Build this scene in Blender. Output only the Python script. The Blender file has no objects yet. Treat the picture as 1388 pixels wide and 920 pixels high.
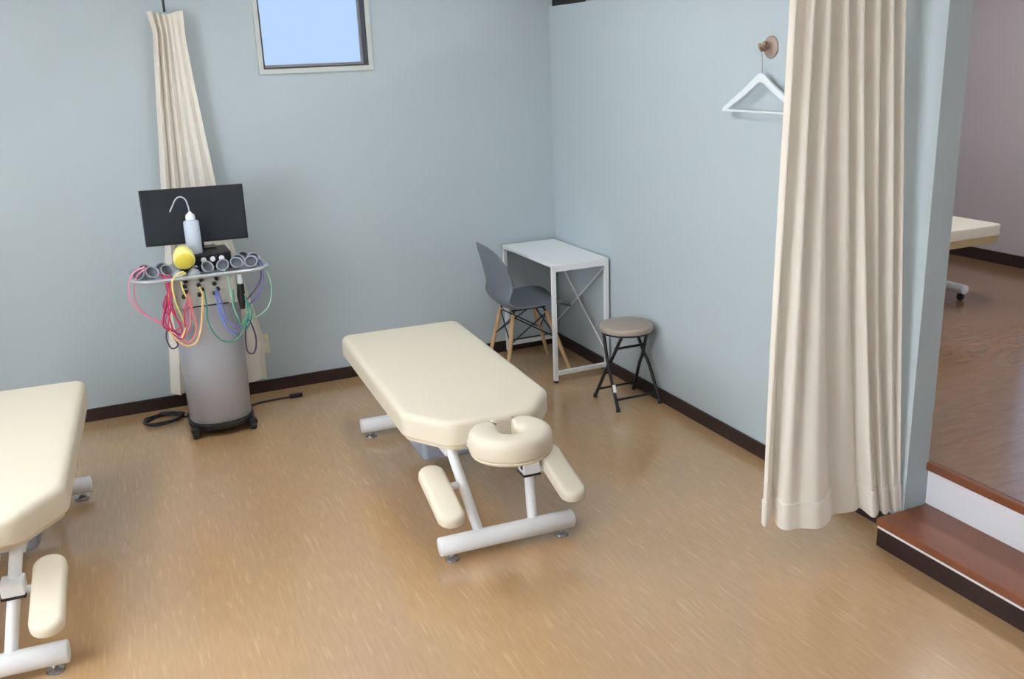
import bpy, bmesh, math, random
from mathutils import Vector, Matrix
random.seed(7)
scene = bpy.context.scene
COL = scene.collection
PI = math.pi

# ------------------------------------------------------------------ camera
W, H = 1388.0, 920.0
F_PX, YAW, PITCH, ROLL = 1277.4, 0.4051, 0.2934, -0.0400
CAM = Vector((-2.7128, -5.5394, 1.8917))
fwd = Vector((math.sin(YAW)*math.cos(PITCH), math.cos(YAW)*math.cos(PITCH), -math.sin(PITCH)))
rgt = Vector((math.cos(YAW), -math.sin(YAW), 0))
upv = rgt.cross(fwd)
r2 = rgt*math.cos(ROLL) + upv*math.sin(ROLL)
u2 = -rgt*math.sin(ROLL) + upv*math.cos(ROLL)
cd = bpy.data.cameras.new('camera')
cam = bpy.data.objects.new('camera', cd); COL.objects.link(cam)
M = Matrix((r2, u2, -fwd)).transposed().to_4x4(); M.translation = CAM
cam.matrix_world = M
cd.sensor_width = 36; cd.lens = F_PX/W*36; cd.clip_start = 0.05
scene.camera = cam
def ray(px, py):
    return r2*((px-W/2)/F_PX) - u2*((py-H/2)/F_PX) + fwd
def at_y(px, py, y):
    d = ray(px, py); return CAM + d*((y-CAM.y)/d.y)
def at_z(px, py, z):
    d = ray(px, py); return CAM + d*((z-CAM.z)/d.z)

# ------------------------------------------------------------------ world and exposure
world = bpy.data.worlds.new('sky'); scene.world = world; world.use_nodes = True
bg = world.node_tree.nodes['Background']
bg.inputs[0].default_value = (0.50, 0.69, 1.0, 1); bg.inputs[1].default_value = 1.0
vs = scene.view_settings
vs.view_transform = 'Standard'; vs.look = 'None'; vs.gamma = 1.0; vs.use_curve_mapping = False
vs.exposure = 0.0
LAMP = 20.5          # radiance of the ceiling lamps' diffusers
# daylight falling in through the big window of the side wall (window_3)
dl = bpy.data.lights.new('daylight', 'AREA'); dl.shape = 'RECTANGLE'; dl.size = 2.3; dl.size_y = 1.3
dl.energy = 135.0; dl.color = (0.93, 0.97, 1.0)
dlo = bpy.data.objects.new('daylight', dl); COL.objects.link(dlo)
dlo.location = (-5.34, -4.0, 1.55); dlo.rotation_euler = (math.radians(90), 0, math.radians(-90))

# ------------------------------------------------------------------ materials
def srgb(r, g, b):
    f = lambda c: (c/255/12.92) if c/255 <= 0.04045 else ((c/255+0.055)/1.055)**2.4
    return (f(r), f(g), f(b), 1)
MATS = {}
def mat(name, col, rough=0.5, metal=0.0, spec=0.5, bump=0.0, bscale=200.0, vary=0.0, vscale=6.0, emit=None, es=0.0, trans=0.0, alpha=1.0, ior=1.5):
    m = bpy.data.materials.new(name); m.use_nodes = True
    nt = m.node_tree; b = nt.nodes['Principled BSDF']
    b.inputs['Base Color'].default_value = col; b.inputs['Roughness'].default_value = rough
    b.inputs['Metallic'].default_value = metal; b.inputs['Specular IOR Level'].default_value = spec
    b.inputs['IOR'].default_value = ior
    b.inputs['Transmission Weight'].default_value = trans; b.inputs['Alpha'].default_value = alpha
    if emit: b.inputs['Emission Color'].default_value = emit; b.inputs['Emission Strength'].default_value = es
    tc = nt.nodes.new('ShaderNodeTexCoord')
    if vary > 0:
        n = nt.nodes.new('ShaderNodeTexNoise'); n.inputs['Scale'].default_value = vscale; n.inputs['Detail'].default_value = 4
        nt.links.new(tc.outputs['Object'], n.inputs['Vector'])
        mx = nt.nodes.new('ShaderNodeMix'); mx.data_type = 'RGBA'
        mx.inputs['A'].default_value = [c*(1-vary) for c in col[:3]]+[1]
        mx.inputs['B'].default_value = [min(1, c*(1+vary)) for c in col[:3]]+[1]
        nt.links.new(n.outputs['Fac'], mx.inputs['Factor']); nt.links.new(mx.outputs['Result'], b.inputs['Base Color'])
    if bump > 0:
        n = nt.nodes.new('ShaderNodeTexNoise'); n.inputs['Scale'].default_value = bscale; n.inputs['Detail'].default_value = 3
        nt.links.new(tc.outputs['Object'], n.inputs['Vector'])
        bp = nt.nodes.new('ShaderNodeBump'); bp.inputs['Strength'].default_value = bump; bp.inputs['Distance'].default_value = 0.002
        nt.links.new(n.outputs['Fac'], bp.inputs['Height']); nt.links.new(bp.outputs['Normal'], b.inputs['Normal'])
    MATS[name] = m
    return m
def floor_mat(name, base, dark, light, sx, sy, rough, spec, ior, bump):
    m = bpy.data.materials.new(name); m.use_nodes = True; nt = m.node_tree; b = nt.nodes['Principled BSDF']
    tc = nt.nodes.new('ShaderNodeTexCoord')
    def noise(scale, detail, sc=1.0, lo=0.4, hi=0.6):
        mp = nt.nodes.new('ShaderNodeMapping'); mp.inputs['Scale'].default_value = scale
        nt.links.new(tc.outputs['Object'], mp.inputs['Vector'])
        n = nt.nodes.new('ShaderNodeTexNoise'); n.inputs['Scale'].default_value = sc; n.inputs['Detail'].default_value = detail
        nt.links.new(mp.outputs['Vector'], n.inputs['Vector'])
        r = nt.nodes.new('ShaderNodeMapRange'); r.inputs['From Min'].default_value = lo; r.inputs['From Max'].default_value = hi
        nt.links.new(n.outputs['Fac'], r.inputs['Value'])
        return r.outputs['Result'], n.outputs['Fac']
    def mix(a, bcol, fac):
        mx = nt.nodes.new('ShaderNodeMix'); mx.data_type = 'RGBA'
        if isinstance(a, tuple): mx.inputs['A'].default_value = a
        else: nt.links.new(a, mx.inputs['A'])
        mx.inputs['B'].default_value = bcol; nt.links.new(fac, mx.inputs['Factor'])
        return mx.outputs['Result']
    d, _ = noise((sx, sy, 1), 3, 1, 0.36, 0.66)
    l, _ = noise((sx*0.8, sy*0.7, 1), 1, 1, 0.60, 0.74)
    big, _ = noise((1.3, 0.8, 1), 2, 1, 0.3, 0.8)
    c = mix(base, dark, d)
    c2 = mix(c, light, l)
    mx = nt.nodes.new('ShaderNodeMix'); mx.data_type = 'RGBA'; mx.blend_type = 'MULTIPLY'
    nt.links.new(c2, mx.inputs['A']); mx.inputs['B'].default_value = (0.93, 0.92, 0.91, 1); nt.links.new(big, mx.inputs['Factor'])
    nt.links.new(mx.outputs['Result'], b.inputs['Base Color'])
    b.inputs['Roughness'].default_value = rough; b.inputs['Specular IOR Level'].default_value = spec; b.inputs['IOR'].default_value = ior
    _, f1 = noise((55, 55, 1), 2)
    bp = nt.nodes.new('ShaderNodeBump'); bp.inputs['Strength'].default_value = bump; bp.inputs['Distance'].default_value = 0.002
    nt.links.new(f1, bp.inputs['Height']); nt.links.new(bp.outputs['Normal'], b.inputs['Normal'])
    MATS[name] = m
    return m
mat('wall_paint', srgb(182, 194, 200), 0.85, bump=0.15, bscale=350, spec=0.3, vary=0.015, vscale=1.5)
mat('far_wall_paint', srgb(192, 180, 182), 0.85, bump=0.1, bscale=300, spec=0.3)
mat('ceiling_paint', srgb(232, 232, 228), 0.9)
floor_mat('vinyl_floor', srgb(193, 157, 115), srgb(186, 150, 109), srgb(202, 167, 126), 95, 9, 0.24, 0.5, 1.7, 0.10)
MATS['vinyl_floor'].node_tree.nodes['Principled BSDF'].inputs['Coat Weight'].default_value = 0.7
MATS['vinyl_floor'].node_tree.nodes['Principled BSDF'].inputs['Coat Roughness'].default_value = 0.20
MATS['vinyl_floor'].node_tree.nodes['Principled BSDF'].inputs['Coat IOR'].default_value = 1.75
floor_mat('brown_floor', srgb(142, 106, 78), srgb(132, 97, 70), srgb(143, 107, 79), 9, 40, 0.18, 0.5, 2.4, 0.015)
mat('dark_skirting', srgb(44, 28, 26), 0.45, vary=0.12, vscale=20)
mat('black_beam', srgb(22, 20, 24), 0.6, vary=0.1)
mat('step_wood', srgb(128, 74, 46), 0.32, vary=0.12, vscale=9, spec=0.6)
mat('white_riser', srgb(232, 234, 240), 0.6, vary=0.01)
mat('window_frame', srgb(196, 202, 200), 0.45)
mat('gasket', srgb(70, 70, 74), 0.6)
mat('aluminium', srgb(170, 168, 172), 0.35, metal=0.6)
mat('curtain_cloth', srgb(253, 247, 238), 0.9, spec=0.15, bump=0.25, bscale=900, vary=0.012, vscale=12)
mat('vinyl_cream', srgb(225, 216, 196), 0.42, spec=0.45, bump=0.12, bscale=500, vary=0.012, vscale=5)
mat('cream_board', srgb(226, 214, 190), 0.6, vary=0.02)
mat('white_metal', srgb(238, 240, 243), 0.35, vary=0.008)
mat('chrome', srgb(190, 192, 196), 0.2, metal=1.0)
mat('grey_plastic', srgb(150, 160, 176), 0.35, vary=0.05)
mat('desk_white', srgb(244, 247, 250), 0.4, vary=0.005)
mat('chair_grey', srgb(112, 120, 132), 0.5, vary=0.03)
mat('beech', srgb(214, 178, 136), 0.5, vary=0.1, vscale=30)
mat('black_metal', srgb(30, 32, 38), 0.4, vary=0.05)
mat('black_plastic', srgb(26, 28, 32), 0.4, vary=0.05)
mat('rubber', srgb(40, 44, 48), 0.6, vary=0.05)
mat('stool_taupe', srgb(164, 152, 142), 0.5, bump=0.2, bscale=400, vary=0.03)
mat('silver', srgb(174, 176, 184), 0.38, metal=0.2, vary=0.01)
mat('panel_grey', srgb(196, 196, 190), 0.5, vary=0.02)
mat('tray_grey', srgb(186, 192, 200), 0.3, metal=0.3, vary=0.02)
mat('screen', srgb(36, 42, 50), 0.42, spec=0.5, vary=0.02)
mat('cup_rubber', srgb(164, 170, 182), 0.5, vary=0.06, vscale=30)
mat('cup_inside', srgb(88, 92, 102), 0.6, vary=0.06, vscale=30)
mat('bottle_plastic', srgb(214, 226, 244), 0.25, trans=0.12, vary=0.02)
mat('bottle_white', srgb(240, 246, 252), 0.4, vary=0.01)
mat('tube_clear', srgb(196, 206, 214), 0.3, vary=0.02)
mat('yellow_body', srgb(244, 238, 150), 0.5, vary=0.03)
mat('yellow_face', srgb(240, 224, 92), 0.5, vary=0.03)
mat('outlet_cream', srgb(222, 214, 182), 0.5, vary=0.01)
mat('brass', srgb(176, 140, 116), 0.35, metal=0.5, vary=0.1, vscale=40)
mat('hook_plate', srgb(170, 152, 140), 0.5, metal=0.2, vary=0.12, vscale=40)
mat('hanger_white', srgb(232, 240, 246), 0.4, vary=0.01)
mat('bed_side_tan', srgb(190, 168, 122), 0.5, vary=0.03)
mat('lamp_glow', srgb(255, 255, 255), 0.6, emit=(0.97, 0.985, 1.0, 1), es=LAMP)
mat('glass', (1, 1, 1, 1), 0.0, trans=1.0, ior=1.01)
for nm, c in dict(pink=(236, 150, 180), magenta=(190, 50, 120), red=(222, 74, 96), crimson=(206, 60, 100), yellow=(240, 226, 130),
                  peach=(250, 196, 130), salmon=(232, 130, 130), green=(74, 150, 120), teal=(70, 160, 150), blue=(120, 140, 216),
                  periwinkle=(120, 118, 196), purple=(110, 70, 130), plum=(84, 60, 100), mint=(150, 200, 180), rose=(214, 130, 180)).items():
    mat('cable_'+nm, srgb(*c), 0.45, vary=0.03)

def make_translucent(name, fac):
    nt = MATS[name].node_tree; b = nt.nodes['Principled BSDF']; out = nt.nodes['Material Output']
    tr_ = nt.nodes.new('ShaderNodeBsdfTranslucent'); tr_.inputs['Color'].default_value = b.inputs['Base Color'].default_value
    ms = nt.nodes.new('ShaderNodeMixShader'); ms.inputs[0].default_value = fac
    nt.links.new(b.outputs[0], ms.inputs[1]); nt.links.new(tr_.outputs[0], ms.inputs[2]); nt.links.new(ms.outputs[0], out.inputs['Surface'])
make_translucent('curtain_cloth', 0.25)

# ------------------------------------------------------------------ helpers
def empty(name, loc=(0, 0, 0), rz=0.0):
    o = bpy.data.objects.new(name, None); COL.objects.link(o)
    o.location = loc; o.rotation_euler = (0, 0, rz); o.empty_display_size = 0.1
    return o
def tag(o, label=None, cat=None, group=None, kind=None):
    if label: o['label'] = label
    if cat: o['category'] = cat
    if group: o['group'] = group
    if kind: o['kind'] = kind
    return o
def link(name, bm, m, parent=None, smooth=False, sharp=35):
    me = bpy.data.meshes.new(name)
    bmesh.ops.recalc_face_normals(bm, faces=bm.faces)
    if smooth:
        for f in bm.faces: f.smooth = True
        for e in bm.edges:
            if len(e.link_faces) == 2 and e.calc_face_angle(0) > math.radians(sharp): e.smooth = False
    bm.to_mesh(me); bm.free()
    me.materials.append(MATS[m])
    o = bpy.data.objects.new(name, me); COL.objects.link(o)
    if parent: o.parent = parent
    return o
def box(bm, x0, x1, y0, y1, z0, z1, bev=0.0, mtx=None):
    vs_ = [bm.verts.new((x, y, z)) for x in (x0, x1) for y in (y0, y1) for z in (z0, z1)]
    q = [(0, 1, 3, 2), (4, 6, 7, 5), (0, 4, 5, 1), (2, 3, 7, 6), (0, 2, 6, 4), (1, 5, 7, 3)]
    fs = [bm.faces.new([vs_[i] for i in f]) for f in q]
    if bev > 0:
        es = list({e for f in fs for e in f.edges})
        r = bmesh.ops.bevel(bm, geom=es, offset=bev, segments=2, affect='EDGES', profile=0.5)
        vs_ = list({v for v in r['verts']} | {v for v in vs_ if v.is_valid})
    if mtx is not None: bmesh.ops.transform(bm, matrix=mtx, verts=[v for v in vs_ if v.is_valid])
    return bm
def B(): return bmesh.new()
def boxo(name, m, parent, x0, x1, y0, y1, z0, z1, bev=0.0, smooth=False):
    return link(name, box(B(), x0, x1, y0, y1, z0, z1, bev), m, parent, smooth)
def smooth_path(pts, n=6, closed=False):
    pts = [Vector(p) for p in pts]; out = []
    N = len(pts)
    for i in range(N if closed else N-1):
        if closed: p0, p1, p2, p3 = pts[(i-1) % N], pts[i], pts[(i+1) % N], pts[(i+2) % N]
        else: p0, p1, p2, p3 = pts[max(i-1, 0)], pts[i], pts[i+1], pts[min(i+2, N-1)]
        for k in range(n):
            t = k/n
            out.append(0.5*((2*p1)+(p2-p0)*t+(2*p0-5*p1+4*p2-p3)*t*t+(3*p1-p0-3*p2+p3)*t**3))
    if not closed: out.append(pts[-1])
    return out
def tube(bm, path, r, seg=10, closed=False):
    path = [Vector(p) for p in path]; n = len(path)
    rr = r if isinstance(r, (list, tuple)) else [r]*n
    prev = None; rings = []
    for i, p in enumerate(path):
        if closed: t = path[(i+1) % n]-path[i-1]
        else: t = path[min(i+1, n-1)]-path[max(i-1, 0)]
        t.normalize()
        if prev is None:
            a = Vector((0, 0, 1)) if abs(t.z) < 0.9 else Vector((1, 0, 0))
            u = t.cross(a).normalized()
        else:
            u = (prev-t*prev.dot(t)).normalized()
        prev = u; v = t.cross(u)
        rings.append([bm.verts.new(p+(u*math.cos(2*PI*k/seg)+v*math.sin(2*PI*k/seg))*rr[i]) for k in range(seg)])
    for i in range(n if closed else n-1):
        a, b = rings[i], rings[(i+1) % n]
        for k in range(seg): bm.faces.new((a[k], a[(k+1) % seg], b[(k+1) % seg], b[k]))
    if not closed:
        bm.faces.new(list(reversed(rings[0]))); bm.faces.new(rings[-1])
    return bm
def tubeo(name, m, parent, path, r, seg=10, closed=False):
    return link(name, tube(B(), path, r, seg, closed), m, parent, True, 50)
def lathe(bm, prof, seg=28, mtx=None):
    vs_ = []
    rings = []
    for r, z in prof:
        if r < 1e-6: ring = [bm.verts.new((0, 0, z))]
        else: ring = [bm.verts.new((r*math.cos(2*PI*k/seg), r*math.sin(2*PI*k/seg), z)) for k in range(seg)]
        rings.append(ring); vs_ += ring
    for a, b in zip(rings, rings[1:]):
        for k in range(seg):
            k2 = (k+1) % seg
            if len(a) == 1 and len(b) == 1: continue
            if len(a) == 1: bm.faces.new((a[0], b[k], b[k2]))
            elif len(b) == 1: bm.faces.new((a[k], b[0], a[k2]))
            else: bm.faces.new((a[k], b[k], b[k2], a[k2]))
    if mtx is not None: bmesh.ops.transform(bm, matrix=mtx, verts=vs_)
    return bm
def round_poly(pts, rads, n=5):
    """2-D polygon with rounded corners"""
    out = []; N = len(pts)
    for i in range(N):
        p = Vector(pts[i]); a = Vector(pts[i-1])-p; b = Vector(pts[(i+1) % N])-p
        r = rads if not isinstance(rads, (list, tuple)) else rads[i]
        ang = a.angle(b); d = r/math.tan(ang/2)
        a.normalize(); b.normalize()
        p1 = p+a*d; p2 = p+b*d
        c = p+(a+b).normalized()*(r/math.sin(ang/2))
        a1 = math.atan2(*(p1-c).yx); a2 = math.atan2(*(p2-c).yx)
        da = (a2-a1+PI) % (2*PI)-PI
        for k in range(n+1):
            t = a1+da*k/n; out.append(Vector((c.x+r*math.cos(t), c.y+r*math.sin(t))))
    return out
def inset(pts, d):
    out = []; N = len(pts)
    area = sum(pts[i-1].x*pts[i].y-pts[i].x*pts[i-1].y for i in range(N)); s = 1 if area > 0 else -1
    for i in range(N):
        t = (pts[(i+1) % N]-pts[i-1]).normalized()
        out.append(pts[i]+Vector((-t.y, t.x))*d*s)
    return out
def pad(bm, outline, z0, z1, rt, rb, n=5, dome=0.0, caps=True):
    """upholstered slab: outline extruded with rounded top and bottom rims"""
    rings = []
    lev = [(rb*(1-math.sin(k/n*PI/2)), z0+rb*(1-math.cos(k/n*PI/2))) for k in range(n+1)] if rb > 0 else [(0, z0)]
    lev += [(rt*(1-math.cos(k/n*PI/2)), z1-rt+rt*math.sin(k/n*PI/2)) for k in range(n+1)] if rt > 0 else [(0, z1)]
    if dome > 0: lev += [(rt+dome*0.9, z1+dome*0.12), (rt+dome*2.0, z1+dome*0.2)]
    for d, z in lev:
        rings.append([bm.verts.new((p.x, p.y, z)) for p in inset(outline, d)])
    for a, b in zip(rings, rings[1:]):
        for k in range(len(a)):
            bm.faces.new((a[k-1], a[k], b[k], b[k-1]))
    bm.faces.new(list(reversed(rings[0]))); bm.faces.new(rings[-1])
    return bm
def strip_pad(bm, left, right, z0, z1, rt, n=5):
    """pad over a ribbon (left/right edge point lists) - for the horseshoe cushion"""
    rows = []
    for l, r in zip(left, right):
        c = (l+r)/2; h = (r-l)/2; hw = h.length; u = h.normalized() if hw > 1e-6 else Vector((1, 0))
        prof = [(-hw+0.006, z0), (-hw, z0+0.008)]
        prof += [(-hw+rt*(1-math.cos(k/n*PI/2)), z1-rt+rt*math.sin(k/n*PI/2)) for k in range(n+1)]
        prof += [(0, z1+0.004)]
        prof += [(hw-rt*(1-math.cos(k/n*PI/2)), z1-rt+rt*math.sin(k/n*PI/2)) for k in range(n, -1, -1)]
        prof += [(hw, z0+0.008), (hw-0.006, z0)]
        rows.append([bm.verts.new((c.x+u.x*s, c.y+u.y*s, z)) for s, z in prof])
    for a, b in zip(rows, rows[1:]):
        for k in range(len(a)): bm.faces.new((a[k-1], a[k], b[k], b[k-1]))
    bm.faces.new(rows[0]); bm.faces.new(list(reversed(rows[-1])))
    return bm
def copy_tree(o, parent=None):
    c = o.copy(); COL.objects.link(c)
    if parent: c.parent = parent; c.matrix_parent_inverse = o.matrix_parent_inverse.copy()
    for ch in o.children: copy_tree(ch, c)
    return c

# ------------------------------------------------------------------ the setting
CEIL = 2.8
XL, YF, XF = -5.2, -7.6, 3.2            # left wall, wall behind the camera, far wall of the raised room
WEND = -3.062                            # where the partition ends
ZR = 0.30                                # raised floor level
def structure(name, m, boxes, parent=None, label=None):
    bm = B()
    for b_ in boxes: box(bm, *b_)
    o = link(name, bm, m, parent)
    if parent is None: o['kind'] = 'structure'
    if label: o['label'] = label
    return o
floor = structure('floor', 'vinyl_floor', [(XL, 0.12, YF, 0.0, -0.1, 0.0)], label='tan wood-print vinyl floor of the treatment room')
structure('ceiling', 'ceiling_paint', [(XL-0.1, XF+0.1, YF-0.1, 0.1, CEIL, CEIL+0.1)], label='plain white ceiling')
# back wall with the window opening
wx0, wx1, wz0, wz1 = -1.775, -1.170, 1.862, 2.52
structure('wall_back', 'wall_paint', [(XL-0.1, wx0, 0, 0.12, -0.1, CEIL), (wx1, XF+0.1, 0, 0.12, -0.1, CEIL),
          (wx0, wx1, 0, 0.12, -0.1, wz0), (wx0, wx1, 0, 0.12, wz1, CEIL)], label='pale blue-grey painted back wall with a small high window')
structure('wall_right', 'wall_paint', [(0, 0.11, WEND, 0, 0, 2.165)], label='pale blue-grey partition wall stopping short of the ceiling')
structure('wall_far', 'far_wall_paint', [(XF, XF+0.1, YF, -2.75, 0, CEIL), (XF, XF+0.1, -1.01, 0, 0, CEIL),
          (XF, XF+0.1, -2.75, -1.01, 0, 0.95), (XF, XF+0.1, -2.75, -1.01, 2.25, CEIL)], label='mauve grey wall of the raised room')
structure('wall_left', 'wall_paint', [(XL-0.1, XL, YF, -5.15, -0.1, CEIL), (XL-0.1, XL, -2.85, 0, -0.1, CEIL),
          (XL-0.1, XL, -5.15, -2.85, -0.1, 0.9), (XL-0.1, XL, -5.15, -2.85, 2.2, CEIL)], label='pale blue-grey side wall')
structure('wall_front', 'wall_paint', [(XL-0.1, XF+0.1, YF-0.1, YF, -0.1, CEIL)], label='pale blue-grey wall facing the back wall')
structure('floor_raised', 'brown_floor', [(0.125, XF, YF, 0.0, ZR-0.03, ZR), (0.11, 0.125, WEND, 0.0, 0.0, ZR)], label='glossy brown wooden floor of the raised room')
# skirting boards
structure('baseboard_back', 'dark_skirting', [(XL, 0.0, -0.012, 0.0, 0, 0.072)], label='dark brown skirting along the back wall')
structure('baseboard_right', 'dark_skirting', [(-0.012, 0.0, WEND, -0.012, 0, 0.072)], label='dark brown skirting along the partition')
structure('baseboard_far', 'dark_skirting', [(XF-0.012, XF, YF, 0.0, ZR, ZR+0.085)], label='dark skirting along the mauve wall')
structure('baseboard_left', 'dark_skirting', [(XL, XL+0.012, YF, -0.012, 0, 0.072)], label='dark brown skirting along the side wall')
# step up to the raised room
st = empty('step', (-0.0, -5.2, 0)); tag(st, 'brown wooden step with a dark front and white strip', kind='structure')
def stpart(name, m, x0, x1, y0, y1, z0, z1, bev=0.0):
    o = link(name, box(B(), x0, x1, y0+5.2, y1+5.2, z0, z1, bev), m, st, False); return o
Y1 = WEND-0.008
stpart('kickboard', 'dark_skirting', -0.138, -0.126, YF, Y1, 0, 0.076)
stpart('white_strip', 'white_riser', -0.139, -0.126, YF, Y1, 0.076, 0.088)
stpart('tread', 'step_wood', -0.146, 0.115, YF, Y1+0.002, 0.088, 0.120, 0.004)
stpart('core', 'dark_skirting', -0.126, 0.112, YF, Y1, 0, 0.088)
stpart('riser', 'white_riser', 0.112, 0.125, YF, WEND, 0.120, ZR-0.034)
stpart('nosing', 'step_wood', 0.098, 0.125, YF, WEND, ZR-0.034, ZR, 0.004)
structure('trim_1', 'black_beam', [(0.0, 0.11, -0.275, -0.045, 2.165, 2.42)], label='black beam end lying on top of the partition in the corner')

# windows
def window(name, m_frame, axis, a0, a1, z0, z1, pos, inward, label, depth=0.09, mull=None):
    """axis 'x': opening spans x on a wall at y=pos; axis 'y': spans y on a wall at x=pos. inward = sign of the room side"""
    def bx(bm, u0, u1, v0, v1, w0, w1):
        lo, hi = sorted((pos+v0*inward, pos+v1*inward))
        if axis == 'x': box(bm, u0, u1, lo, hi, w0, w1)
        else: box(bm, lo, hi, u0, u1, w0, w1)
    root = empty(name, (0, 0, 0)); tag(root, label, kind='structure')
    def ring(nm, m, t, v0, v1, ins):
        bm = B()
        bx(bm, a0+ins, a0+ins+t, v0, v1, z0+ins, z1-ins); bx(bm, a1-ins-t, a1-ins, v0, v1, z0+ins, z1-ins)
        bx(bm, a0+ins+t, a1-ins-t, v0, v1, z0+ins, z0+ins+t); bx(bm, a0+ins+t, a1-ins-t, v0, v1, z1-ins-t, z1-ins)
        return link(nm, bm, m, root)
    ring('casing', m_frame, 0.026, 0.0, 0.012, -0.024)
    ring('reveal', 'gasket', 0.011, -depth, 0.003, 0.0)
    s = ring('sash', 'aluminium', 0.016, -depth, -depth+0.022, 0.008)
    if mull:
        bm = B(); bx(bm, mull-0.02, mull+0.02, -depth, -depth+0.022, z0+0.02, z1-0.02); link('mullion', bm, 'aluminium', root)
    bm = B(); bx(bm, a0+0.02, a1-0.02, -depth+0.006, -depth+0.010, z0+0.02, z1-0.02); link('pane', bm, 'glass', root)
    return root
window('window_1', 'window_frame', 'x', wx0, wx1, wz0, wz1, 0.0, -1, 'small high window with pale frame and bright sky')
window('window_2', 'window_frame', 'y', -2.75, -1.01, 0.95, 2.25, XF, -1, 'wide window in the mauve wall of the raised room', 0.07, -1.9)
window('window_3', 'window_frame', 'y', -5.15, -2.85, 0.9, 2.2, XL, 1, 'wide window in the side wall', 0.07, -4.0)

# ceiling lamps (fluorescent, out of frame above)
def ceiling_lamp(x, y, label, lx=0.30, ly=1.24):
    r = empty('ceiling_light', (x, y, CEIL)); tag(r, label, 'ceiling light', 'fluorescent ceiling lights')
    boxo('housing', 'white_metal', r, -lx/2-0.015, lx/2+0.015, -ly/2-0.015, ly/2+0.015, -0.05, 0.0)
    boxo('diffuser', 'lamp_glow', r, -lx/2, lx/2, -ly/2, ly/2, -0.075, -0.05, 0.006)
ceiling_lamp(-1.5, -1.6, 'short white fluorescent ceiling light above the table beside the stool', 0.30, 0.90)
ceiling_lamp(-4.0, -1.6, 'white fluorescent ceiling light beside the plain part of the side wall')
ceiling_lamp(-3.6, -4.0, 'white fluorescent ceiling light in front of the wide side window')
ceiling_lamp(1.7, -1.6, 'white fluorescent ceiling light above the white-topped table in the raised room')
ceiling_lamp(1.7, -4.0, 'white ceiling light added over the empty part of the raised room to brighten it')  # extra lamp, added to lift the dim raised room

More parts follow.
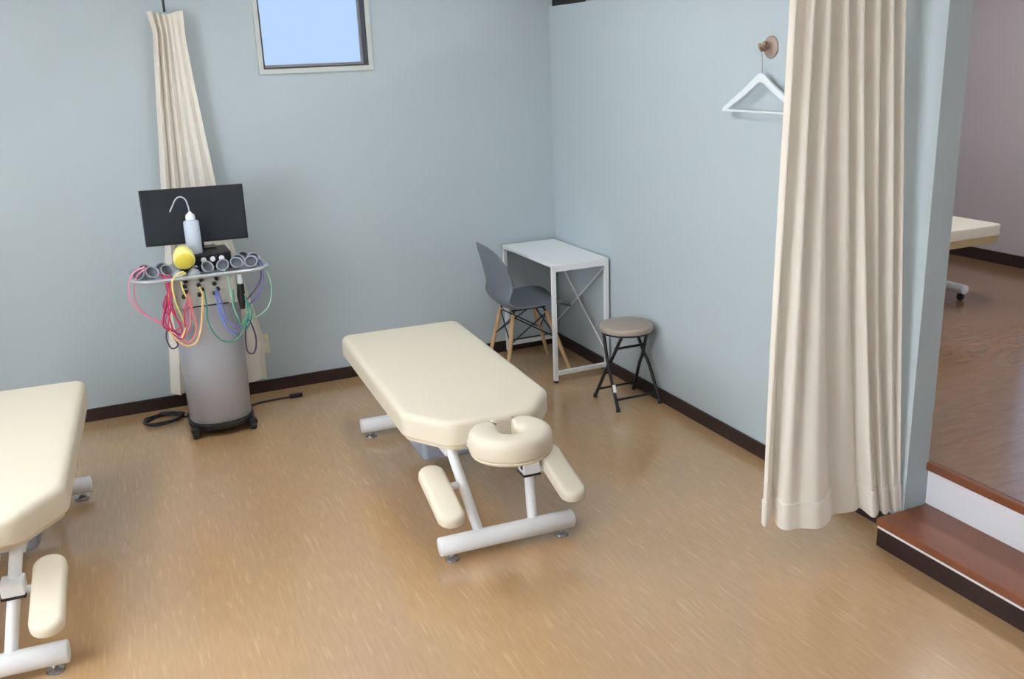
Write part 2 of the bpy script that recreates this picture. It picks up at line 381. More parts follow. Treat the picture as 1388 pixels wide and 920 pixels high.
# ------------------------------------------------------------------ treatment tables
def treatment_table():
    r = empty('treatment_table')
    out = [(-0.322, 0.865), (-0.322, -0.385), (-0.185, -0.585), (0.185, -0.585), (0.322, -0.385), (0.322, 0.865)]
    ol = round_poly(out, [0.055, 0.09, 0.09, 0.09, 0.09, 0.055], 6)
    link('cushion', pad(B(), ol, 0.420, 0.525, 0.030, 0.012, 6, 0.010), 'vinyl_cream', r, True, 60)
    link('base_board', pad(B(), inset(ol, 0.02), 0.402, 0.420, 0, 0), 'cream_board', r)
    for s in (-1, 1):
        boxo('frame_rail', 'white_metal', r, s*0.17-0.02, s*0.17+0.02, -0.53, 0.80, 0.365, 0.405, 0.004)
    for yb in (-0.695, 0.695):
        fb = tubeo('base_bar', 'white_metal', r, [(-0.285, yb, 0.066), (-0.281, yb, 0.066), (0.281, yb, 0.066), (0.285, yb, 0.066)], [0.034, 0.038, 0.038, 0.034], 20)
        for s in (-1, 1):
            bm = lathe(B(), [(0, 0), (0.028, 0), (0.030, 0.004), (0.028, 0.010), (0.014, 0.014), (0.010, 0.016), (0.010, 0.034), (0, 0.034)], 18, Matrix.Translation((s*0.235, yb, 0)))
            link('foot', bm, 'chrome', r, True, 40)
    for s in (-1, 1):
        tubeo('upright', 'white_metal', r, [(s*0.112, -0.69, 0.07), (s*0.165, -0.515, 0.40)], 0.021, 14)
        tubeo('upright', 'white_metal', r, [(s*0.112, 0.69, 0.07), (s*0.165, 0.56, 0.40)], 0.021, 14)
    # brace between uprights, motor housing under the middle
    tubeo('cross_tube', 'white_metal', r, [(-0.16, -0.50, 0.385), (0.16, -0.50, 0.385)], 0.018, 12)
    bm = pad(B(), round_poly([(-0.135, 0.04), (0.135, 0.04), (0.135, 0.44), (-0.135, 0.44)], 0.03, 4), 0.09, 0.30, 0.02, 0.03)
    link('motor_housing', bm, 'grey_plastic', r, True, 50)['label'] = 'blue-grey plastic motor housing'
    boxo('motor_bracket', 'white_metal', r, -0.19, 0.19, 0.19, 0.25, 0.30, 0.365)
    # horseshoe face rest, open towards the table
    cy = -0.775; L, R = [], []
    a0, a1 = math.radians(112), math.radians(428)
    N = 44
    for k in range(N+1):
        t = k/N; a = a0+(a1-a0)*t
        e = min(t, 1-t)*N
        hw = 0.059*math.sqrt(max(0.02, 1-(1-min(1, e/4.0))**2))
        d = Vector((math.cos(a)*1.02, math.sin(a)*0.98)); c = Vector((0, cy))+d*0.099
        L.append(c-d*hw); R.append(c+d*hw)
    hr = link('face_rest', strip_pad(B(), L, R, 0.462, 0.545, 0.032), 'vinyl_cream', r, True, 60)
    link('face_rest_board', strip_pad(B(), [l*0.98+Vector((0, cy))*0.02 for l in L], [q*0.97+Vector((0, cy))*0.03 for q in R], 0.448, 0.4615, 0.003), 'cream_board', hr)
    for s in (-1, 1):
        boxo('face_rest_rod', 'white_metal', r, s*0.10-0.013, s*0.10+0.013, -0.70, -0.45, 0.412, 0.446, 0.003)
    cb = link('clamp_block', box(B(), 0.108, 0.180, -0.622, -0.552, 0.258, 0.308, 0.005), 'white_metal', r)
    boxo('clamp_shadow_strip', 'black_plastic', cb, 0.1065, 0.1815, -0.6235, -0.5505, 0.251, 0.259)  # black strip modelled in place of the shadow line under the block
    boxo('clamp_screw', 'black_plastic', cb, 0.1055, 0.1085, -0.610, -0.590, 0.280, 0.298)
    # arm rests, sloping down towards the head end
    for s in (-1, 1):
        ol2 = round_poly([(-0.053, -0.175), (0.053, -0.175), (0.053, 0.175), (-0.053, 0.175)], 0.05, 7)
        bm = pad(B(), ol2, -0.025, 0.025, 0.02, 0.012)
        bmesh.ops.transform(bm, matrix=Matrix.Translation((s*0.252, -0.652, 0.262)) @ Matrix.Rotation(math.radians(15), 4, 'X'), verts=bm.verts)
        ar = link('armrest', bm, 'vinyl_cream', r, True, 60)
        tubeo('armrest_bracket', 'white_metal', ar, [(s*0.145, -0.585, 0.262), (s*0.235, -0.60, 0.262)], 0.015, 12)
    return r
bed = treatment_table()
bed.location = (-1.392, -1.715, 0); bed.rotation_euler.z = math.radians(-2.6)
tag(bed, 'cream padded treatment table standing alone beside the grey stool and white desk', 'treatment table', 'cream treatment tables with horseshoe face rests')
bed2 = copy_tree(bed)
bed2.location = (-3.272, -1.755, 0); bed2.rotation_euler.z = math.radians(-3.5)
bed2['label'] = 'cream padded treatment table on the side of the silver machine away from the desk'

# ------------------------------------------------------------------ desk in the corner
dx0, dx1, dy0, dy1, dh = -0.390, -0.016, -0.750, -0.016, 0.72
desk = empty('desk', ((dx0+dx1)/2, (dy0+dy1)/2, 0)); tag(desk, 'small white desk with square metal legs in the corner', 'desk')
hx, hy = (dx1-dx0)/2, (dy1-dy0)/2
boxo('desk_top', 'desk_white', desk, -hx, hx, -hy, hy, dh-0.018, dh, 0.002)
t = 0.024
for sy in (-1, 1):
    yc = sy*(hy-t/2-0.001)
    for sx in (-1, 1):
        xc = sx*(hx-t/2-0.001)
        lg = boxo('leg', 'white_metal', desk, xc-t/2, xc+t/2, yc-t/2, yc+t/2, 0.012, dh-0.018, 0.002)
        boxo('foot_cap', 'black_plastic', lg, xc-t/2+0.001, xc+t/2-0.001, yc-t/2+0.001, yc+t/2-0.001, 0.0, 0.012)
    boxo('side_rail', 'white_metal', desk, -hx+t, hx-t, yc-t/2+0.001, yc+t/2-0.001, dh-0.042, dh-0.018)
    boxo('foot_rail', 'white_metal', desk, -hx+t, hx-t, yc-t/2+0.001, yc+t/2-0.001, 0.045, 0.069)
xb = hx-0.014
tubeo('brace_rod', 'white_metal', desk, [(xb, -hy+0.03, dh-0.06), (xb, hy-0.03, 0.16)], 0.0045, 8)
tubeo('brace_rod', 'white_metal', desk, [(xb-0.009, hy-0.03, dh-0.06), (xb-0.009, -hy+0.03, 0.16)], 0.0045, 8)

# ------------------------------------------------------------------ shell chair
chair = empty('shell_chair', (-0.415, -0.392, 0), math.radians(-3)); tag(chair, 'grey moulded shell chair with splayed wooden legs tucked under the desk', 'chair')
prof = smooth_path([(0.235, 0, 0.392), (0.225, 0, 0.420), (0.17, 0, 0.437), (0.08, 0, 0.432), (-0.03, 0, 0.420), (-0.12, 0, 0.422), (-0.175, 0, 0.452),
                    (-0.203, 0, 0.52), (-0.222, 0, 0.60), (-0.243, 0, 0.70), (-0.262, 0, 0.78), (-0.272, 0, 0.822)], 4)
wid = smooth_path([(0.175, 0, 0), (0.205, 0, 0), (0.225, 0, 0), (0.232, 0, 0), (0.230, 0, 0), (0.222, 0, 0), (0.212, 0, 0), (0.211, 0, 0), (0.211, 0, 0), (0.208, 0, 0), (0.192, 0, 0), (0.168, 0, 0)], 4)
bm = B(); rows = []
NU = 20
for i, (p, w_) in enumerate(zip(prof, wid)):
    bk = min(1, max(0, (p.z-0.425)/0.17)) if p.x < 0 else 0; bk = bk*bk*(3-2*bk)
    row = []
    for k in range(NU+1):
        u = -1+2*k/NU; au = abs(u)
        x = p.x+bk*0.075*au**2.2*(1-0.35*max(0, (p.z-0.6)/0.22)); z = p.z
        if bk < 1: z += (1-bk)*0.035*au**3*(0.5+0.5*min(1, (0.24-p.x)/0.3))
        if p.z > 0.70 and p.x < 0: z -= 0.045*((p.z-0.70)/0.122)*au**3
        row.append(bm.verts.new((x, u*w_.x, z)))
    rows.append(row)
for a, b in zip(rows, rows[1:]):
    for k in range(NU): bm.faces.new((a[k], a[k+1], b[k+1], b[k]))
sh = link('shell', bm, 'chair_grey', chair, True, 80)
md = sh.modifiers.new('thickness', 'SOLIDIFY'); md.thickness = 0.007; md.offset = 0
tops = {}
for sx in (-1, 1):
    for sy in (-1, 1):
        top = Vector((0.10 if sx > 0 else -0.115, sy*0.105, 0.385)); ft = Vector((0.225 if sx > 0 else -0.195, sy*0.178, 0.0))
        tops[sx, sy] = (top, ft)
        path = [ft+(top-ft)*q for q in (0, 0.15, 0.5, 0.85, 1)]
        lg = tubeo('leg', 'beech', chair, path, [0.0095, 0.0105, 0.0135, 0.0135, 0.012], 12)
        tubeo('bracket', 'black_metal', chair, [top+(ft-top)*0.10, top, Vector((top.x*0.8, top.y*0.9, 0.414))], 0.0055, 8)
def legpt(k, q): return tops[k][1]+(tops[k][0]-tops[k][1])*q
for a, b in (((1, 1), (1, -1)), ((-1, 1), (-1, -1)), ((1, 1), (-1, 1)), ((1, -1), (-1, -1))):
    tubeo('wire_strut', 'black_metal', chair, [legpt(a, 0.97), legpt(b, 0.55)], 0.004, 8)
    tubeo('wire_strut', 'black_metal', chair, [legpt(b, 0.97), legpt(a, 0.55)], 0.004, 8)
for sy in (-1, 1):
    tubeo('seat_rail', 'black_metal', chair, [(0.10, sy*0.095, 0.410), (-0.12, sy*0.095, 0.407)], 0.006, 8)

# ------------------------------------------------------------------ folding stool
stool = empty('folding_stool', (-0.165, -1.205, 0)); tag(stool, 'round folding stool with taupe padded seat and black crossed legs', 'stool')
ring = [Vector((0.149*math.cos(2*PI*k/36), 0.149*math.sin(2*PI*k/36))) for k in range(36)]
link('seat_pad', pad(B(), ring, 0.418, 0.452, 0.016, 0.005, 5, 0.012), 'stool_taupe', stool, True, 60)
link('seat_pan', pad(B(), inset(ring, 0.008), 0.408, 0.418, 0, 0), 'black_plastic', stool)
for sx in (-1, 1):
    fx, tx = sx*0.130, sx*0.088
    for d in (1, -1):
        off = 0.010*d*sx
        tubeo('leg', 'black_metal', stool, smooth_path([(fx+off*0.3, -d*0.133, 0.012), (sx*0.117+off, -d*0.040, 0.19), (sx*0.108+off, d*0.010, 0.265), (tx+off, d*0.085, 0.408)], 5), 0.0095, 10)
        tubeo('foot_cap', 'rubber', stool, [(fx+off*0.3, -d*0.1365, 0.0), (fx+off*0.3, -d*0.132, 0.022)], 0.012, 10)
for d in (1, -1):
    tubeo('crossbar', 'black_metal', stool, [(-0.120, -d*0.105, 0.058), (0.120, -d*0.105, 0.058)], 0.007, 10)
tubeo('crossbar', 'black_metal', stool, [(-0.098, -0.045, 0.330), (0.098, -0.045, 0.330)], 0.0075, 10)
tubeo('leg_band', 'white_metal', stool, [(-0.1283, -0.094, 0.0985), (-0.1257, -0.074, 0.135)], 0.0105, 10)['label'] = 'white band round a leg'  # short white band near the foot of one leg

# ------------------------------------------------------------------ curtains
def cloth(name, root, rows, m='curtain_cloth', thick=0.0025):
    bm = B(); vr = [[bm.verts.new(p) for p in r] for r in rows]
    for a, b in zip(vr, vr[1:]):
        for k in range(len(a)-1): bm.faces.new((a[k], a[k+1], b[k+1], b[k]))
    o = link(name, bm, m, root, True, 180)
    return o
# big curtain gathered at the end of the partition
RAILZ = 2.34
HZ, TOPZ = 0.118, 2.02
# per fold node: photo x, y at the hem; photo x at the frame's top edge; how far the node lies behind the ridges
nodes = [(1033, 709, 1070, .015), (1038, 713, 1075, 0), (1046, 694, 1086, .06), (1055, 713, 1094, .015), (1066, 718, 1100, 0), (1085, 715.5, 1110, .05),
         (1108, 716, 1120, 0), (1122, 708, 1127, .02), (1128, 697, 1134, .06), (1145, 694.5, 1145, .005), (1158, 692, 1150, .02), (1166, 688, 1156, .06),
         (1186, 702, 1166, 0), (1192, 691, 1177, .06), (1203, 698.5, 1188, 0), (1208, 689, 1197, .055), (1219, 695.5, 1206, 0), (1222, 689, 1214, .05),
         (1225, 690, 1222, 0), (1226, 687, 1228, .03)]
hem, top = [], []
for bx_, by_, tx_, d_ in nodes:
    h = at_z(bx_, by_, HZ)
    hem.append((min(h.x, -0.010), max(h.y, -3.060), 0))
    top.append((min(at_y(tx_, 0, -2.97).x, -0.010), -2.99+d_*1.25, 0))
hemS = smooth_path(hem, 8); topS = smooth_path(top, 8)
rcur = empty('curtain', (-0.27, -2.96, 0)); tag(rcur, 'long cream pleated curtain gathered at the end of the partition by the step', 'curtain')
org = Vector((-0.27, -2.96, 0))
NH = len(hemS)
def crow(z, grow=0.0):
    q = (z-HZ)/(TOPZ-HZ)
    f = min(q, 1.0)**0.8
    out_ = []
    for i, (h, t_) in enumerate(zip(hemS, topS)):
        p = h*(1-f)+t_*f
        p.y += 0.010*math.sin(i*0.11+1.3+1.5*q)*math.sin(PI*min(q, 1))
        p.y = max(p.y, -3.060)
        if grow:
            a = hemS[max(i-1, 0)]; b = hemS[min(i+1, NH-1)]; d = (b-a).normalized(); p += Vector((d.y, -d.x, 0))*grow
        p.x = min(p.x, -0.008)
        out_.append(Vector((p.x, p.y, z))-org)
    return out_
zs = [RAILZ-0.02-k*(RAILZ-0.02-HZ-0.11)/44 for k in range(45)]
rows = [crow(z) for z in zs]
cl = cloth('cloth', rcur, rows)
hm = cloth('hem_band', rcur, [crow(HZ+0.110, 0.0), crow(HZ+0.108, 0.004), crow(HZ+0.104, 0.005), crow(HZ+0.05, 0.004), crow(HZ, 0.003)])
# rail it hangs from (runs across the room above the frame)
rail = empty('curtain_rail', (-2.6, -2.945, RAILZ)); tag(rail, 'white ceiling-hung curtain rail crossing the room at the partition end', 'curtain rail')
boxo('track', 'white_metal', rail, XL+2.6, 2.598, -0.012, 0.012, -0.008, 0.016, 0.003)
for xx in (-2.0, -0.6, 0.8, 2.2):
    tubeo('suspension_rod', 'aluminium', rail, [(xx, 0, 0.016), (xx, 0, CEIL-RAILZ)], 0.005, 8)
# slim curtain tied up by the back wall
lcur = empty('curtain', (-2.27, -0.10, 0)); tag(lcur, 'slim cream curtain bunched on the back wall behind the silver machine', 'curtain')
def edge(tbl, z):
    for (z0, a), (z1, b) in zip(tbl, tbl[1:]):
        if z <= z0 and z >= z1: return a+(b-a)*(z0-z)/(z0-z1)
    return tbl[-1][1]
LE = [(2.2, -2.350), (2.165, -2.348), (2.08, -2.330), (1.8, -2.358), (1.27, -2.406), (0.7, -2.455), (0.1, -2.512)]
RE = [(2.2, -2.176), (2.165, -2.176), (2.05, -2.180), (1.85, -2.168), (1.27, -2.120), (0.7, -2.030), (0.30, -1.945), (0.26, -1.965), (0.1, -1.965)]
rows = []
NZ, NC = 60, 110
for k in range(NZ+1):
    z = 2.168+(0.105-2.168)*k/NZ
    a, b = edge(LE, z), edge(RE, z); q = k/NZ
    row = []
    for j in range(NC+1):
        s = j/NC
        ph = s*2*PI*5.5+1.1*math.sin(3*s+0.5*q)+0.6
        amp = 0.022+0.012*math.sin(5*s+1)
        x = a+(b-a)*s+0.006*math.sin(2*ph)*(1-0.4*q)
        y = -0.085+amp*math.sin(ph)-0.008*math.cos(9*s)*q
        zz = z+(0.008*math.sin(7*s+1) if k == 0 else 0)
        row.append(Vector((x, y, zz))-Vector((-2.27, -0.10, 0)))
    rows.append(row)
cloth('cloth', lcur, rows)
lrail = empty('curtain_rail', (-2.262, -1.5, 2.245)); tag(lrail, 'slim curtain rail running out from the back wall between the tables', 'curtain rail')
boxo('track', 'white_metal', lrail, -0.010, 0.010, -1.43, 1.498, 0.02, 0.036, 0.003)
tubeo('end_hanger', 'black_metal', lrail, [(0, 1.395, -0.075), (0, 1.395, 0.022)], 0.0065, 8)
for yy in (-1.2, 0.0, 1.2):
    tubeo('suspension_rod', 'aluminium', lrail, [(0, yy, 0.036), (0, yy, CEIL-2.245)], 0.005, 8)

# ------------------------------------------------------------------ therapy machine
MX, MY = -2.283, -0.455
mach = empty('therapy_machine', (MX, MY, 0)); tag(mach, 'silver cylindrical electrotherapy machine on castors with many coloured cables', 'therapy machine')
o0 = Vector((MX, MY, 0))
def loc(p): return Vector(p)-o0
def ell(rx, ry, n=40, e=2.3):
    return [Vector((rx*math.copysign(abs(math.cos(2*PI*k/n))**(2/e), math.cos(2*PI*k/n)), ry*math.copysign(abs(math.sin(2*PI*k/n))**(2/e), math.sin(2*PI*k/n)))) for k in range(n)]
bm = B(); rings = []
for z, rx, ry in ((0.072, 0.158, 0.150), (0.078, 0.162, 0.154), (0.40, 0.168, 0.158), (0.70, 0.174, 0.162), (0.716, 0.172, 0.160)):
    rings.append([bm.verts.new((p.x, p.y, z)) for p in ell(rx, ry)])
for a, b in zip(rings, rings[1:]):
    for k in range(len(a)): bm.faces.new((a[k-1], a[k], b[k], b[k-1]))
bm.faces.new(list(reversed(rings[0]))); bm.faces.new(rings[-1])
link('column', bm, 'silver', mach, True, 50)
link('base', pad(B(), ell(0.172, 0.165), 0.040, 0.072, 0.006, 0.006), 'black_plastic', mach, True, 50)
for sx in (-1, 1):
    for sy in (-1, 1):
        cx_, cy_ = sx*0.150, sy*0.125
        cs = boxo('castor', 'black_plastic', mach, cx_-0.022, cx_+0.022, cy_-0.028, cy_+0.028, 0.034, 0.060, 0.008, True)
        bm = lathe(B(), [(0, -0.016), (0.024, -0.016), (0.030, -0.010), (0.030, 0.010), (0.024, 0.016), (0, 0.016)], 18,
                   Matrix.Translation((cx_, cy_, 0.030)) @ Matrix.Rotation(PI/2, 4, 'Y'))
        link('wheel', bm, 'rubber', cs, True, 40)
pn = link('jack_panel', pad(B(), round_poly([(-0.165, -0.146), (0.165, -0.146), (0.165, 0.13), (-0.165, 0.13)], 0.03, 4), 0.716, 0.868, 0, 0), 'panel_grey', mach, True, 50)
boxo('panel_seam', 'black_plastic', mach, -0.10, 0.10, -0.150, -0.145, 0.716, 0.722)
for i, (px, py) in enumerate([(251, 381), (272, 379), (293, 377), (250, 388), (269, 386), (290, 384), (252, 395), (274, 392), (295, 391), (249, 402), (270, 399), (291, 397)]):
    p = at_y(px, py, MY-0.146)-o0
    bm = lathe(B(), [(0, 0), (0.011, 0), (0.011, 0.012), (0.007, 0.014), (0.007, 0.026), (0, 0.026)], 12, Matrix.Translation((p.x, -0.146, p.z)) @ Matrix.Rotation(PI/2, 4, 'X'))
    link('jack', bm, 'black_plastic', pn, True, 40)
# tray with raised lip
TZ = 0.872
tol = round_poly([(-0.345, -0.200), (0.320, -0.200), (0.320, 0.16), (-0.345, 0.16)], [0.10, 0.10, 0.05, 0.05], 8)
tr = link('tray', pad(B(), tol, TZ, TZ+0.012, 0.004, 0.004, 3), 'tray_grey', mach, True, 50)
lip = B(); tube(lip, [(p.x, p.y, TZ+0.012) for p in tol], 0.009, 8, True)
link('tray_rim', lip, 'tray_grey', tr, True, 60)
TT = TZ+0.012
cbx = boxo('control_box', 'black_plastic', mach, -0.105, 0.150, -0.088, 0.12, TT, TT+0.093, 0.008)
for kx, kz in ((0.055, 0.06), (0.100, 0.06), (0.010, 0.06)):
    bm = lathe(B(), [(0, 0), (0.014, 0), (0.012, 0.012), (0, 0.013)], 14, Matrix.Translation((kx, -0.088, TT+kz)) @ Matrix.Rotation(PI/2, 4, 'X'))
    link('knob', bm, 'bottle_white', cbx, True, 40)
# handset clipped to the side
hs = tubeo('handset', 'black_plastic', mach, [loc(at_y(x_, y_, -0.60)) for x_, y_ in ((326, 384), (327, 400), (329, 418))], [0.017, 0.021, 0.013], 12)
tubeo('handset_holder', 'bottle_white', hs, [loc(at_y(324, 372, -0.59)), loc(at_y(326, 385, -0.60))], 0.015, 10)
# cables: photo points turned into a path just in front of the machine
cab = [
 ('pink', -0.62, [(150, 240), (60, 290), (25, 400), (40, 500), (130, 600), (280, 670), (330, 690)]),
 ('pink', -0.60, [(165, 250), (85, 320), (68, 470), (120, 570), (200, 640), (300, 700)]),
 ('magenta', -0.64, [(265, 290), (320, 380), (325, 520), (298, 640), (300, 700), (360, 735), (440, 770)]),
 ('red', -0.65, [(300, 300), (340, 420), (352, 560), (335, 700), (395, 735), (432, 690), (385, 620), (345, 540), (325, 440)]),
 ('crimson', -0.645, [(330, 300), (350, 480), (400, 640), (440, 720), (430, 770), (380, 740), (345, 640), (330, 520)]),
 ('magenta', -0.655, [(345, 305), (360, 440), (350, 560), (310, 660), (345, 720), (400, 745)]),
 ('crimson', -0.66, [(310, 470), (305, 560), (290, 690), (350, 745), (430, 800), (465, 760), (460, 650), (470, 520)]),
 ('yellow', -0.665, [(455, 275), (395, 305), (365, 370), (385, 500), (435, 620), (465, 720), (440, 795)]),
 ('yellow', -0.65, [(470, 285), (435, 310), (440, 390), (465, 455), (480, 470)]),
 ('peach', -0.668, [(345, 735), (400, 810), (480, 855), (550, 830), (585, 740), (598, 600), (603, 430)]),
 ('yellow', -0.655, [(575, 395), (600, 450), (604, 560), (590, 700), (575, 770)]),
 ('rose', -0.65, [(470, 470), (488, 560), (472, 700), (430, 790)]),
 ('salmon', -0.655, [(490, 440), (530, 600), (552, 700), (540, 780), (490, 830), (440, 800)]),
 ('salmon', -0.65, [(475, 480), (510, 560), (505, 680), (470, 770)]),
 ('green', -0.65, [(615, 430), (635, 560), (640, 650), (680, 740), (750, 810), (830, 822), (900, 770), (940, 650), (960, 560), (930, 450)]),
 ('mint', -0.65, [(770, 260), (800, 330), (820, 430), (845, 560), (885, 645)]),
 ('green', -0.645, [(840, 420), (850, 520), (870, 620), (910, 680), (950, 600)]),
 ('blue', -0.655, [(710, 410), (730, 520), (755, 620), (800, 720), (860, 770)]),
 ('blue', -0.65, [(700, 430), (725, 560), (760, 660), (820, 735), (880, 740)]),
 ('periwinkle', -0.645, [(725, 430), (765, 560), (795, 650), (855, 700), (900, 690)]),
 ('purple', -0.57, [(1030, 200), (1055, 270), (1050, 340), (1000, 430), (945, 495)]),
 ('periwinkle', -0.58, [(1010, 160), (1065, 220), (1075, 330), (1040, 450), (970, 530)]),
 ('mint', -0.57, [(1040, 190), (1110, 290), (1140, 430), (1110, 560), (1000, 640), (960, 600)]),
 ('plum', -0.60, [(955, 640), (935, 760), (950, 890), (990, 915), (1015, 880), (1018, 790), (985, 690), (955, 640)]),
 ('plum', -0.60, [(325, 730), (320, 800), (360, 875), (410, 850), (380, 790)]),
 ('teal', -0.62, [(935, 480), (955, 580), (960, 640), (930, 710), (900, 700)]),
 ('teal', -0.61, [(945, 500), (985, 580), (975, 660), (940, 730)]),
 ('magenta', -0.63, [(320, 460), (295, 540), (320, 600), (340, 560)]),
]
for c, Y, pts in cab:
    path = [loc(at_y(170+zx/5.752, 320+zy/5.752, Y+0.006*math.sin(i*1.7))) for i, (zx, zy) in enumerate(pts)]
    tubeo('cable', 'cable_'+c, mach, smooth_path(path, 6), 0.0043, 6)

# monitor on the machine
mon = empty('monitor', (MX+0.005, MY+0.03, TT+0.093)); tag(mon, 'black flat monitor on top of the silver machine', 'monitor')
tilt = Matrix.Translation((0, 0, 0.040)) @ Matrix.Rotation(math.radians(0.8), 4, 'Y') @ Matrix.Rotation(math.radians(-4), 4, 'X')
bm = box(B(), -0.256, 0.256, -0.012, 0.018, 0.0, 0.285, 0.004, tilt); link('casing', bm, 'black_plastic', mon)
bm = box(B(), -0.249, 0.249, -0.0132, -0.0118, 0.014, 0.278, 0, tilt); link('screen', bm, 'screen', mon)
boxo('neck', 'black_plastic', mon, -0.03, 0.03, 0.018, 0.04, 0.0, 0.16)
boxo('stand', 'black_plastic', mon, -0.09, 0.09, 0.002, 0.085, 0.0, 0.008, 0.003)

# suction cup electrodes lying on the tray
cup_prof = [(0.0, 0.034), (0.011, 0.034), (0.014, 0.028), (0.022, 0.024), (0.030, 0.012), (0.034, 0.0), (0.031, -0.002), (0.027, 0.002)]
cup_in = [(0.027, 0.002), (0.021, 0.013), (0.010, 0.017), (0.0, 0.017)]
proto = None
# world x, y, tilt (180 = mouth up), turn
cups = [(-2.595, -0.575, 236, -25), (-2.528, -0.585, 228, 20), (-2.456, -0.575, 232, 25), (-2.560, -0.490, 240, 10), (-2.480, -0.500, 236, -20),
        (-2.404, -0.602, 0, 10), (-2.333, -0.602, 0, -30), (-2.262, -0.605, 232, 30), (-2.190, -0.602, 234, -30), (-2.118, -0.598, 226, 12), (-2.046, -0.600, 230, -12),
        (-2.095, -0.515, 236, 18), (-2.020, -0.500, 238, -15), (-2.060, -0.435, 240, 8)]
for i, (x_, y_, tl, rz) in enumerate(cups):
    if proto is None:
        proto = empty('suction_cup')
        link('cup_body', lathe(B(), cup_prof, 20), 'cup_rubber', proto, True, 50)
        link('cup_lining', lathe(B(), cup_in, 20), 'cup_inside', proto, True, 50)
        tubeo('hose', 'cup_rubber', proto, smooth_path([(0, 0, 0.030), (0.003, 0, 0.040), (0.012, 0, 0.044), (0.022, 0, 0.040)], 4), 0.005, 8)
        c = proto
    else: c = copy_tree(proto)
    th = math.radians(tl)
    lowest = max(-(0.034*math.sin(q)*math.sin(th)+zq*math.cos(th)) for q in (PI/2, -PI/2) for zq in (0.0,))
    lowest = max(lowest, -(0.045*math.cos(th)) + 0.010*abs(math.sin(th)))
    c.location = (x_, y_, TT+max(0.001, lowest)+0.001)
    c.rotation_euler = (th, 0, math.radians(rz))
    lab = ('grey rubber suction cup lying at the pink-cable end of the machine tray' if i < 5 else
           'grey rubber suction cup standing mouth down under the yellow pot' if i < 7 else
           'grey rubber suction cup in front of the black control box with knobs' if i < 9 else
           'grey rubber suction cup lying at the purple-cable end of the machine tray')
    tag(c, lab, 'suction cup', 'grey suction cups on the machine tray')

# wash bottle, standing on the control box
wash = empty('wash_bottle', (-2.306, -0.500, TT+0.093)); tag(wash, 'translucent plastic wash bottle with bent spout in front of the monitor', 'bottle')
link('bottle_body', lathe(B(), [(0, 0), (0.036, 0), (0.039, 0.006), (0.039, 0.158), (0.036, 0.166), (0.018, 0.172), (0.016, 0.176), (0, 0.176)], 24), 'bottle_plastic', wash, True, 50)
link('cap', lathe(B(), [(0, 0.172), (0.023, 0.172), (0.024, 0.182), (0.021, 0.198), (0.011, 0.206), (0.006, 0.214), (0, 0.214)], 20), 'bottle_white', wash, True, 50)
tubeo('spout', 'tube_clear', wash, smooth_path([(0, 0, 0.208), (-0.004, 0, 0.245), (-0.014, -0.004, 0.278), (-0.036, -0.010, 0.293), (-0.060, -0.016, 0.283), (-0.084, -0.022, 0.245), (-0.096, -0.025, 0.224)], 5), 0.0036, 8)

# yellow drum-shaped pot lying on the cups
yp = at_y(247, 342, -0.60)
pot = empty('yellow_pot', (yp.x, yp.y, yp.z)); tag(pot, 'small yellow plastic pot tipped over on the machine tray', 'pot')
rot = Matrix.Rotation(math.radians(112), 4, 'X') @ Matrix.Rotation(math.radians(0), 4, 'Z')
link('pot_body', lathe(B(), [(0, -0.045), (0.030, -0.045), (0.040, -0.040), (0.050, -0.010), (0.052, 0.040), (0.046, 0.046)], 28, rot), 'yellow_body', pot, True, 50)
link('pot_lid', lathe(B(), [(0.046, 0.046), (0.042, 0.050), (0.0, 0.050)], 28, rot), 'yellow_face', pot, True, 50)
pot.location = (-2.372, -0.600, 0.985)

# cords on the floor
cen = Vector((-2.575, -0.215, 0.006))
pts = []
for k in range(46):
    a = k/45*2*PI*3.2+0.4
    rr = 1+0.13*math.sin(k*0.9)+0.06*math.cos(2.1*k)
    pts.append(cen+Vector((0.105*rr*math.cos(a)+0.01*math.sin(k*0.35), 0.070*rr*math.sin(a), 0.0045*(k/12))))
pts += [Vector((-2.47, -0.22, 0.015)), Vector((-2.40, -0.28, 0.008)), Vector((-2.34, -0.33, 0.02))]
cord = tubeo('power_cord', 'black_plastic', None, smooth_path(pts, 3), 0.006, 8)
tag(cord, 'black power cord coiled on the floor at the foot of the silver machine', 'power cord')
ec = empty('mains_lead', (-1.95, -0.18, 0)); tag(ec, 'black mains lead lying straight on the floor, ending in a plug', 'mains lead')
e0 = Vector((-1.95, -0.18, 0))
tubeo('lead', 'black_plastic', ec, smooth_path([Vector((-2.14, -0.25, 0.006))-e0, Vector((-2.04, -0.20, 0.006))-e0, Vector((-1.94, -0.190, 0.006))-e0, Vector((-1.86, -0.197, 0.008))-e0], 5), 0.006, 8)
bm = box(B(), -0.036, 0.042, -0.016, 0.016, 0.0, 0.026, 0.006, Matrix.Translation(Vector((-1.83, -0.198, 0.0))-e0))
link('plug', bm, 'black_plastic', ec, True, 40)

# wall outlet beside the slim curtain
wo = empty('wall_outlet', (-1.955, 0, 0.30)); tag(wo, 'cream wall outlet just above the skirting beside the slim curtain', 'outlet')
boxo('plate', 'outlet_cream', wo, -0.035, 0.035, -0.008, 0.0, -0.06, 0.06, 0.003)
boxo('socket', 'window_frame', wo, -0.018, 0.018, -0.0095, -0.007, -0.035, 0.035, 0.001)

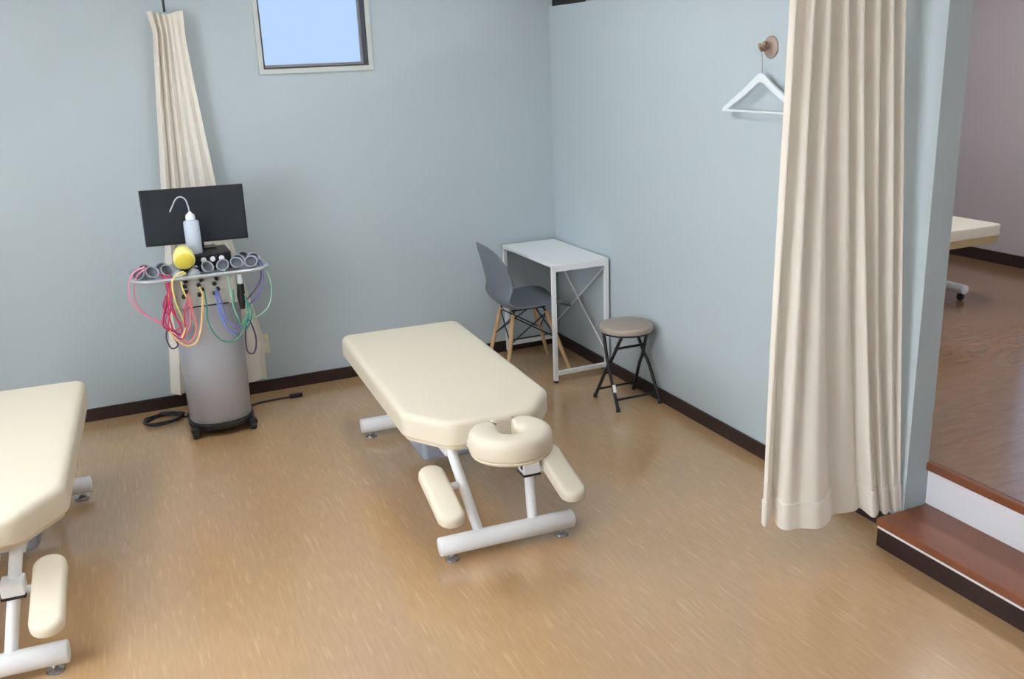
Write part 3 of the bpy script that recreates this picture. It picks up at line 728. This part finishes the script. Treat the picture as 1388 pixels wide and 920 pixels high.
# ------------------------------------------------------------------ wall hook and hanger
HY = -2.143
hk = empty('wall_hook', (0, HY, 1.879)); tag(hk, 'round bronze wall hook on the partition', 'wall hook')
RX = Matrix.Rotation(-PI/2, 4, 'Y')
link('rosette', lathe(B(), [(0, 0), (0.046, 0), (0.047, 0.006), (0.040, 0.011), (0.020, 0.014), (0, 0.014)], 28, RX), 'hook_plate', hk, True, 40)
tubeo('peg', 'brass', hk, smooth_path([(-0.012, 0, 0.004), (-0.032, 0, -0.006), (-0.048, 0, -0.010), (-0.060, 0, 0.002), (-0.064, 0, 0.018)], 5), 0.0075, 10)
link('knob', lathe(B(), [(0, -0.012), (0.010, -0.008), (0.013, 0), (0.010, 0.008), (0, 0.012)], 14, Matrix.Translation((-0.036, 0, 0.014))), 'brass', hk, True, 60)
hg = empty('coat_hanger', (-0.046, HY, 1.60)); tag(hg, 'white coat hanger hanging on the wall hook', 'coat hanger')
tubeo('hook_wire', 'aluminium', hg, smooth_path([(0, 0, 0.175), (0, 0, 0.225), (0, 0.004, 0.25), (0, 0.014, 0.267), (0, 0.002, 0.280), (0, -0.014, 0.270)], 5), 0.0025, 8)
bm = B(); rws = []
N = 24
for k in range(N+1):
    s = -1+2*k/N; a = abs(s)
    y = s*0.262; zc = 0.165-0.152*a**0.92; hgt = 0.019-0.008*a
    if a < 0.12: zc = 0.165-0.152*0.12**0.92+0.014*(1-(a/0.12)**2)
    rws.append([bm.verts.new((dx, y, zc+dz)) for dx, dz in ((-0.006, -hgt), (0.006, -hgt), (0.008, 0), (0.006, hgt), (-0.006, hgt), (-0.008, 0))])
for a, b in zip(rws, rws[1:]):
    for k in range(6): bm.faces.new((a[k-1], a[k], b[k], b[k-1]))
bm.faces.new(rws[0]); bm.faces.new(list(reversed(rws[-1])))
link('shoulders', bm, 'hanger_white', hg, True, 50)
tubeo('trouser_bar', 'hanger_white', hg, [(0, -0.255, 0.012), (0, 0.255, 0.012)], 0.006, 10)

# ------------------------------------------------------------------ table in the raised room
fb = empty('massage_table', (1.35, -1.22, ZR)); tag(fb, 'white-topped massage table in the raised room behind the partition', 'massage table')
ol = round_poly([(-0.92, -0.33), (0.90, -0.33), (0.90, 0.33), (-0.92, 0.33)], 0.02, 4)
link('cushion', pad(B(), ol, 0.43, 0.50, 0.010, 0.006), 'vinyl_cream', fb, True, 60)
link('side_panel', pad(B(), inset(ol, 0.006), 0.385, 0.43, 0, 0.004), 'bed_side_tan', fb, True, 60)
for s in (-1, 1):
    xb_ = s*0.80
    tubeo('base_bar', 'white_metal', fb, [(xb_, -0.20, 0.075), (xb_, 0.25, 0.075)], 0.030, 14)
    tubeo('upright', 'white_metal', fb, [(xb_, 0.02, 0.09), (xb_-s*0.10, 0.02, 0.40)], 0.024, 12)
    tubeo('brace', 'white_metal', fb, [(xb_-s*0.30, -0.03, 0.18), (xb_+s*0.0, -0.10, 0.39)], 0.009, 8)
    for yy in (-0.17, 0.22):
        bm = lathe(B(), [(0, -0.010), (0.022, -0.010), (0.024, 0), (0.022, 0.010), (0, 0.010)], 14, Matrix.Translation((xb_, yy, 0.024)) @ Matrix.Rotation(PI/2, 4, 'Y'))
        w = link('castor', bm, 'rubber', fb, True, 40)
        boxo('castor_fork', 'black_plastic', w, xb_-0.014, xb_+0.014, yy-0.012, yy+0.012, 0.030, 0.052)
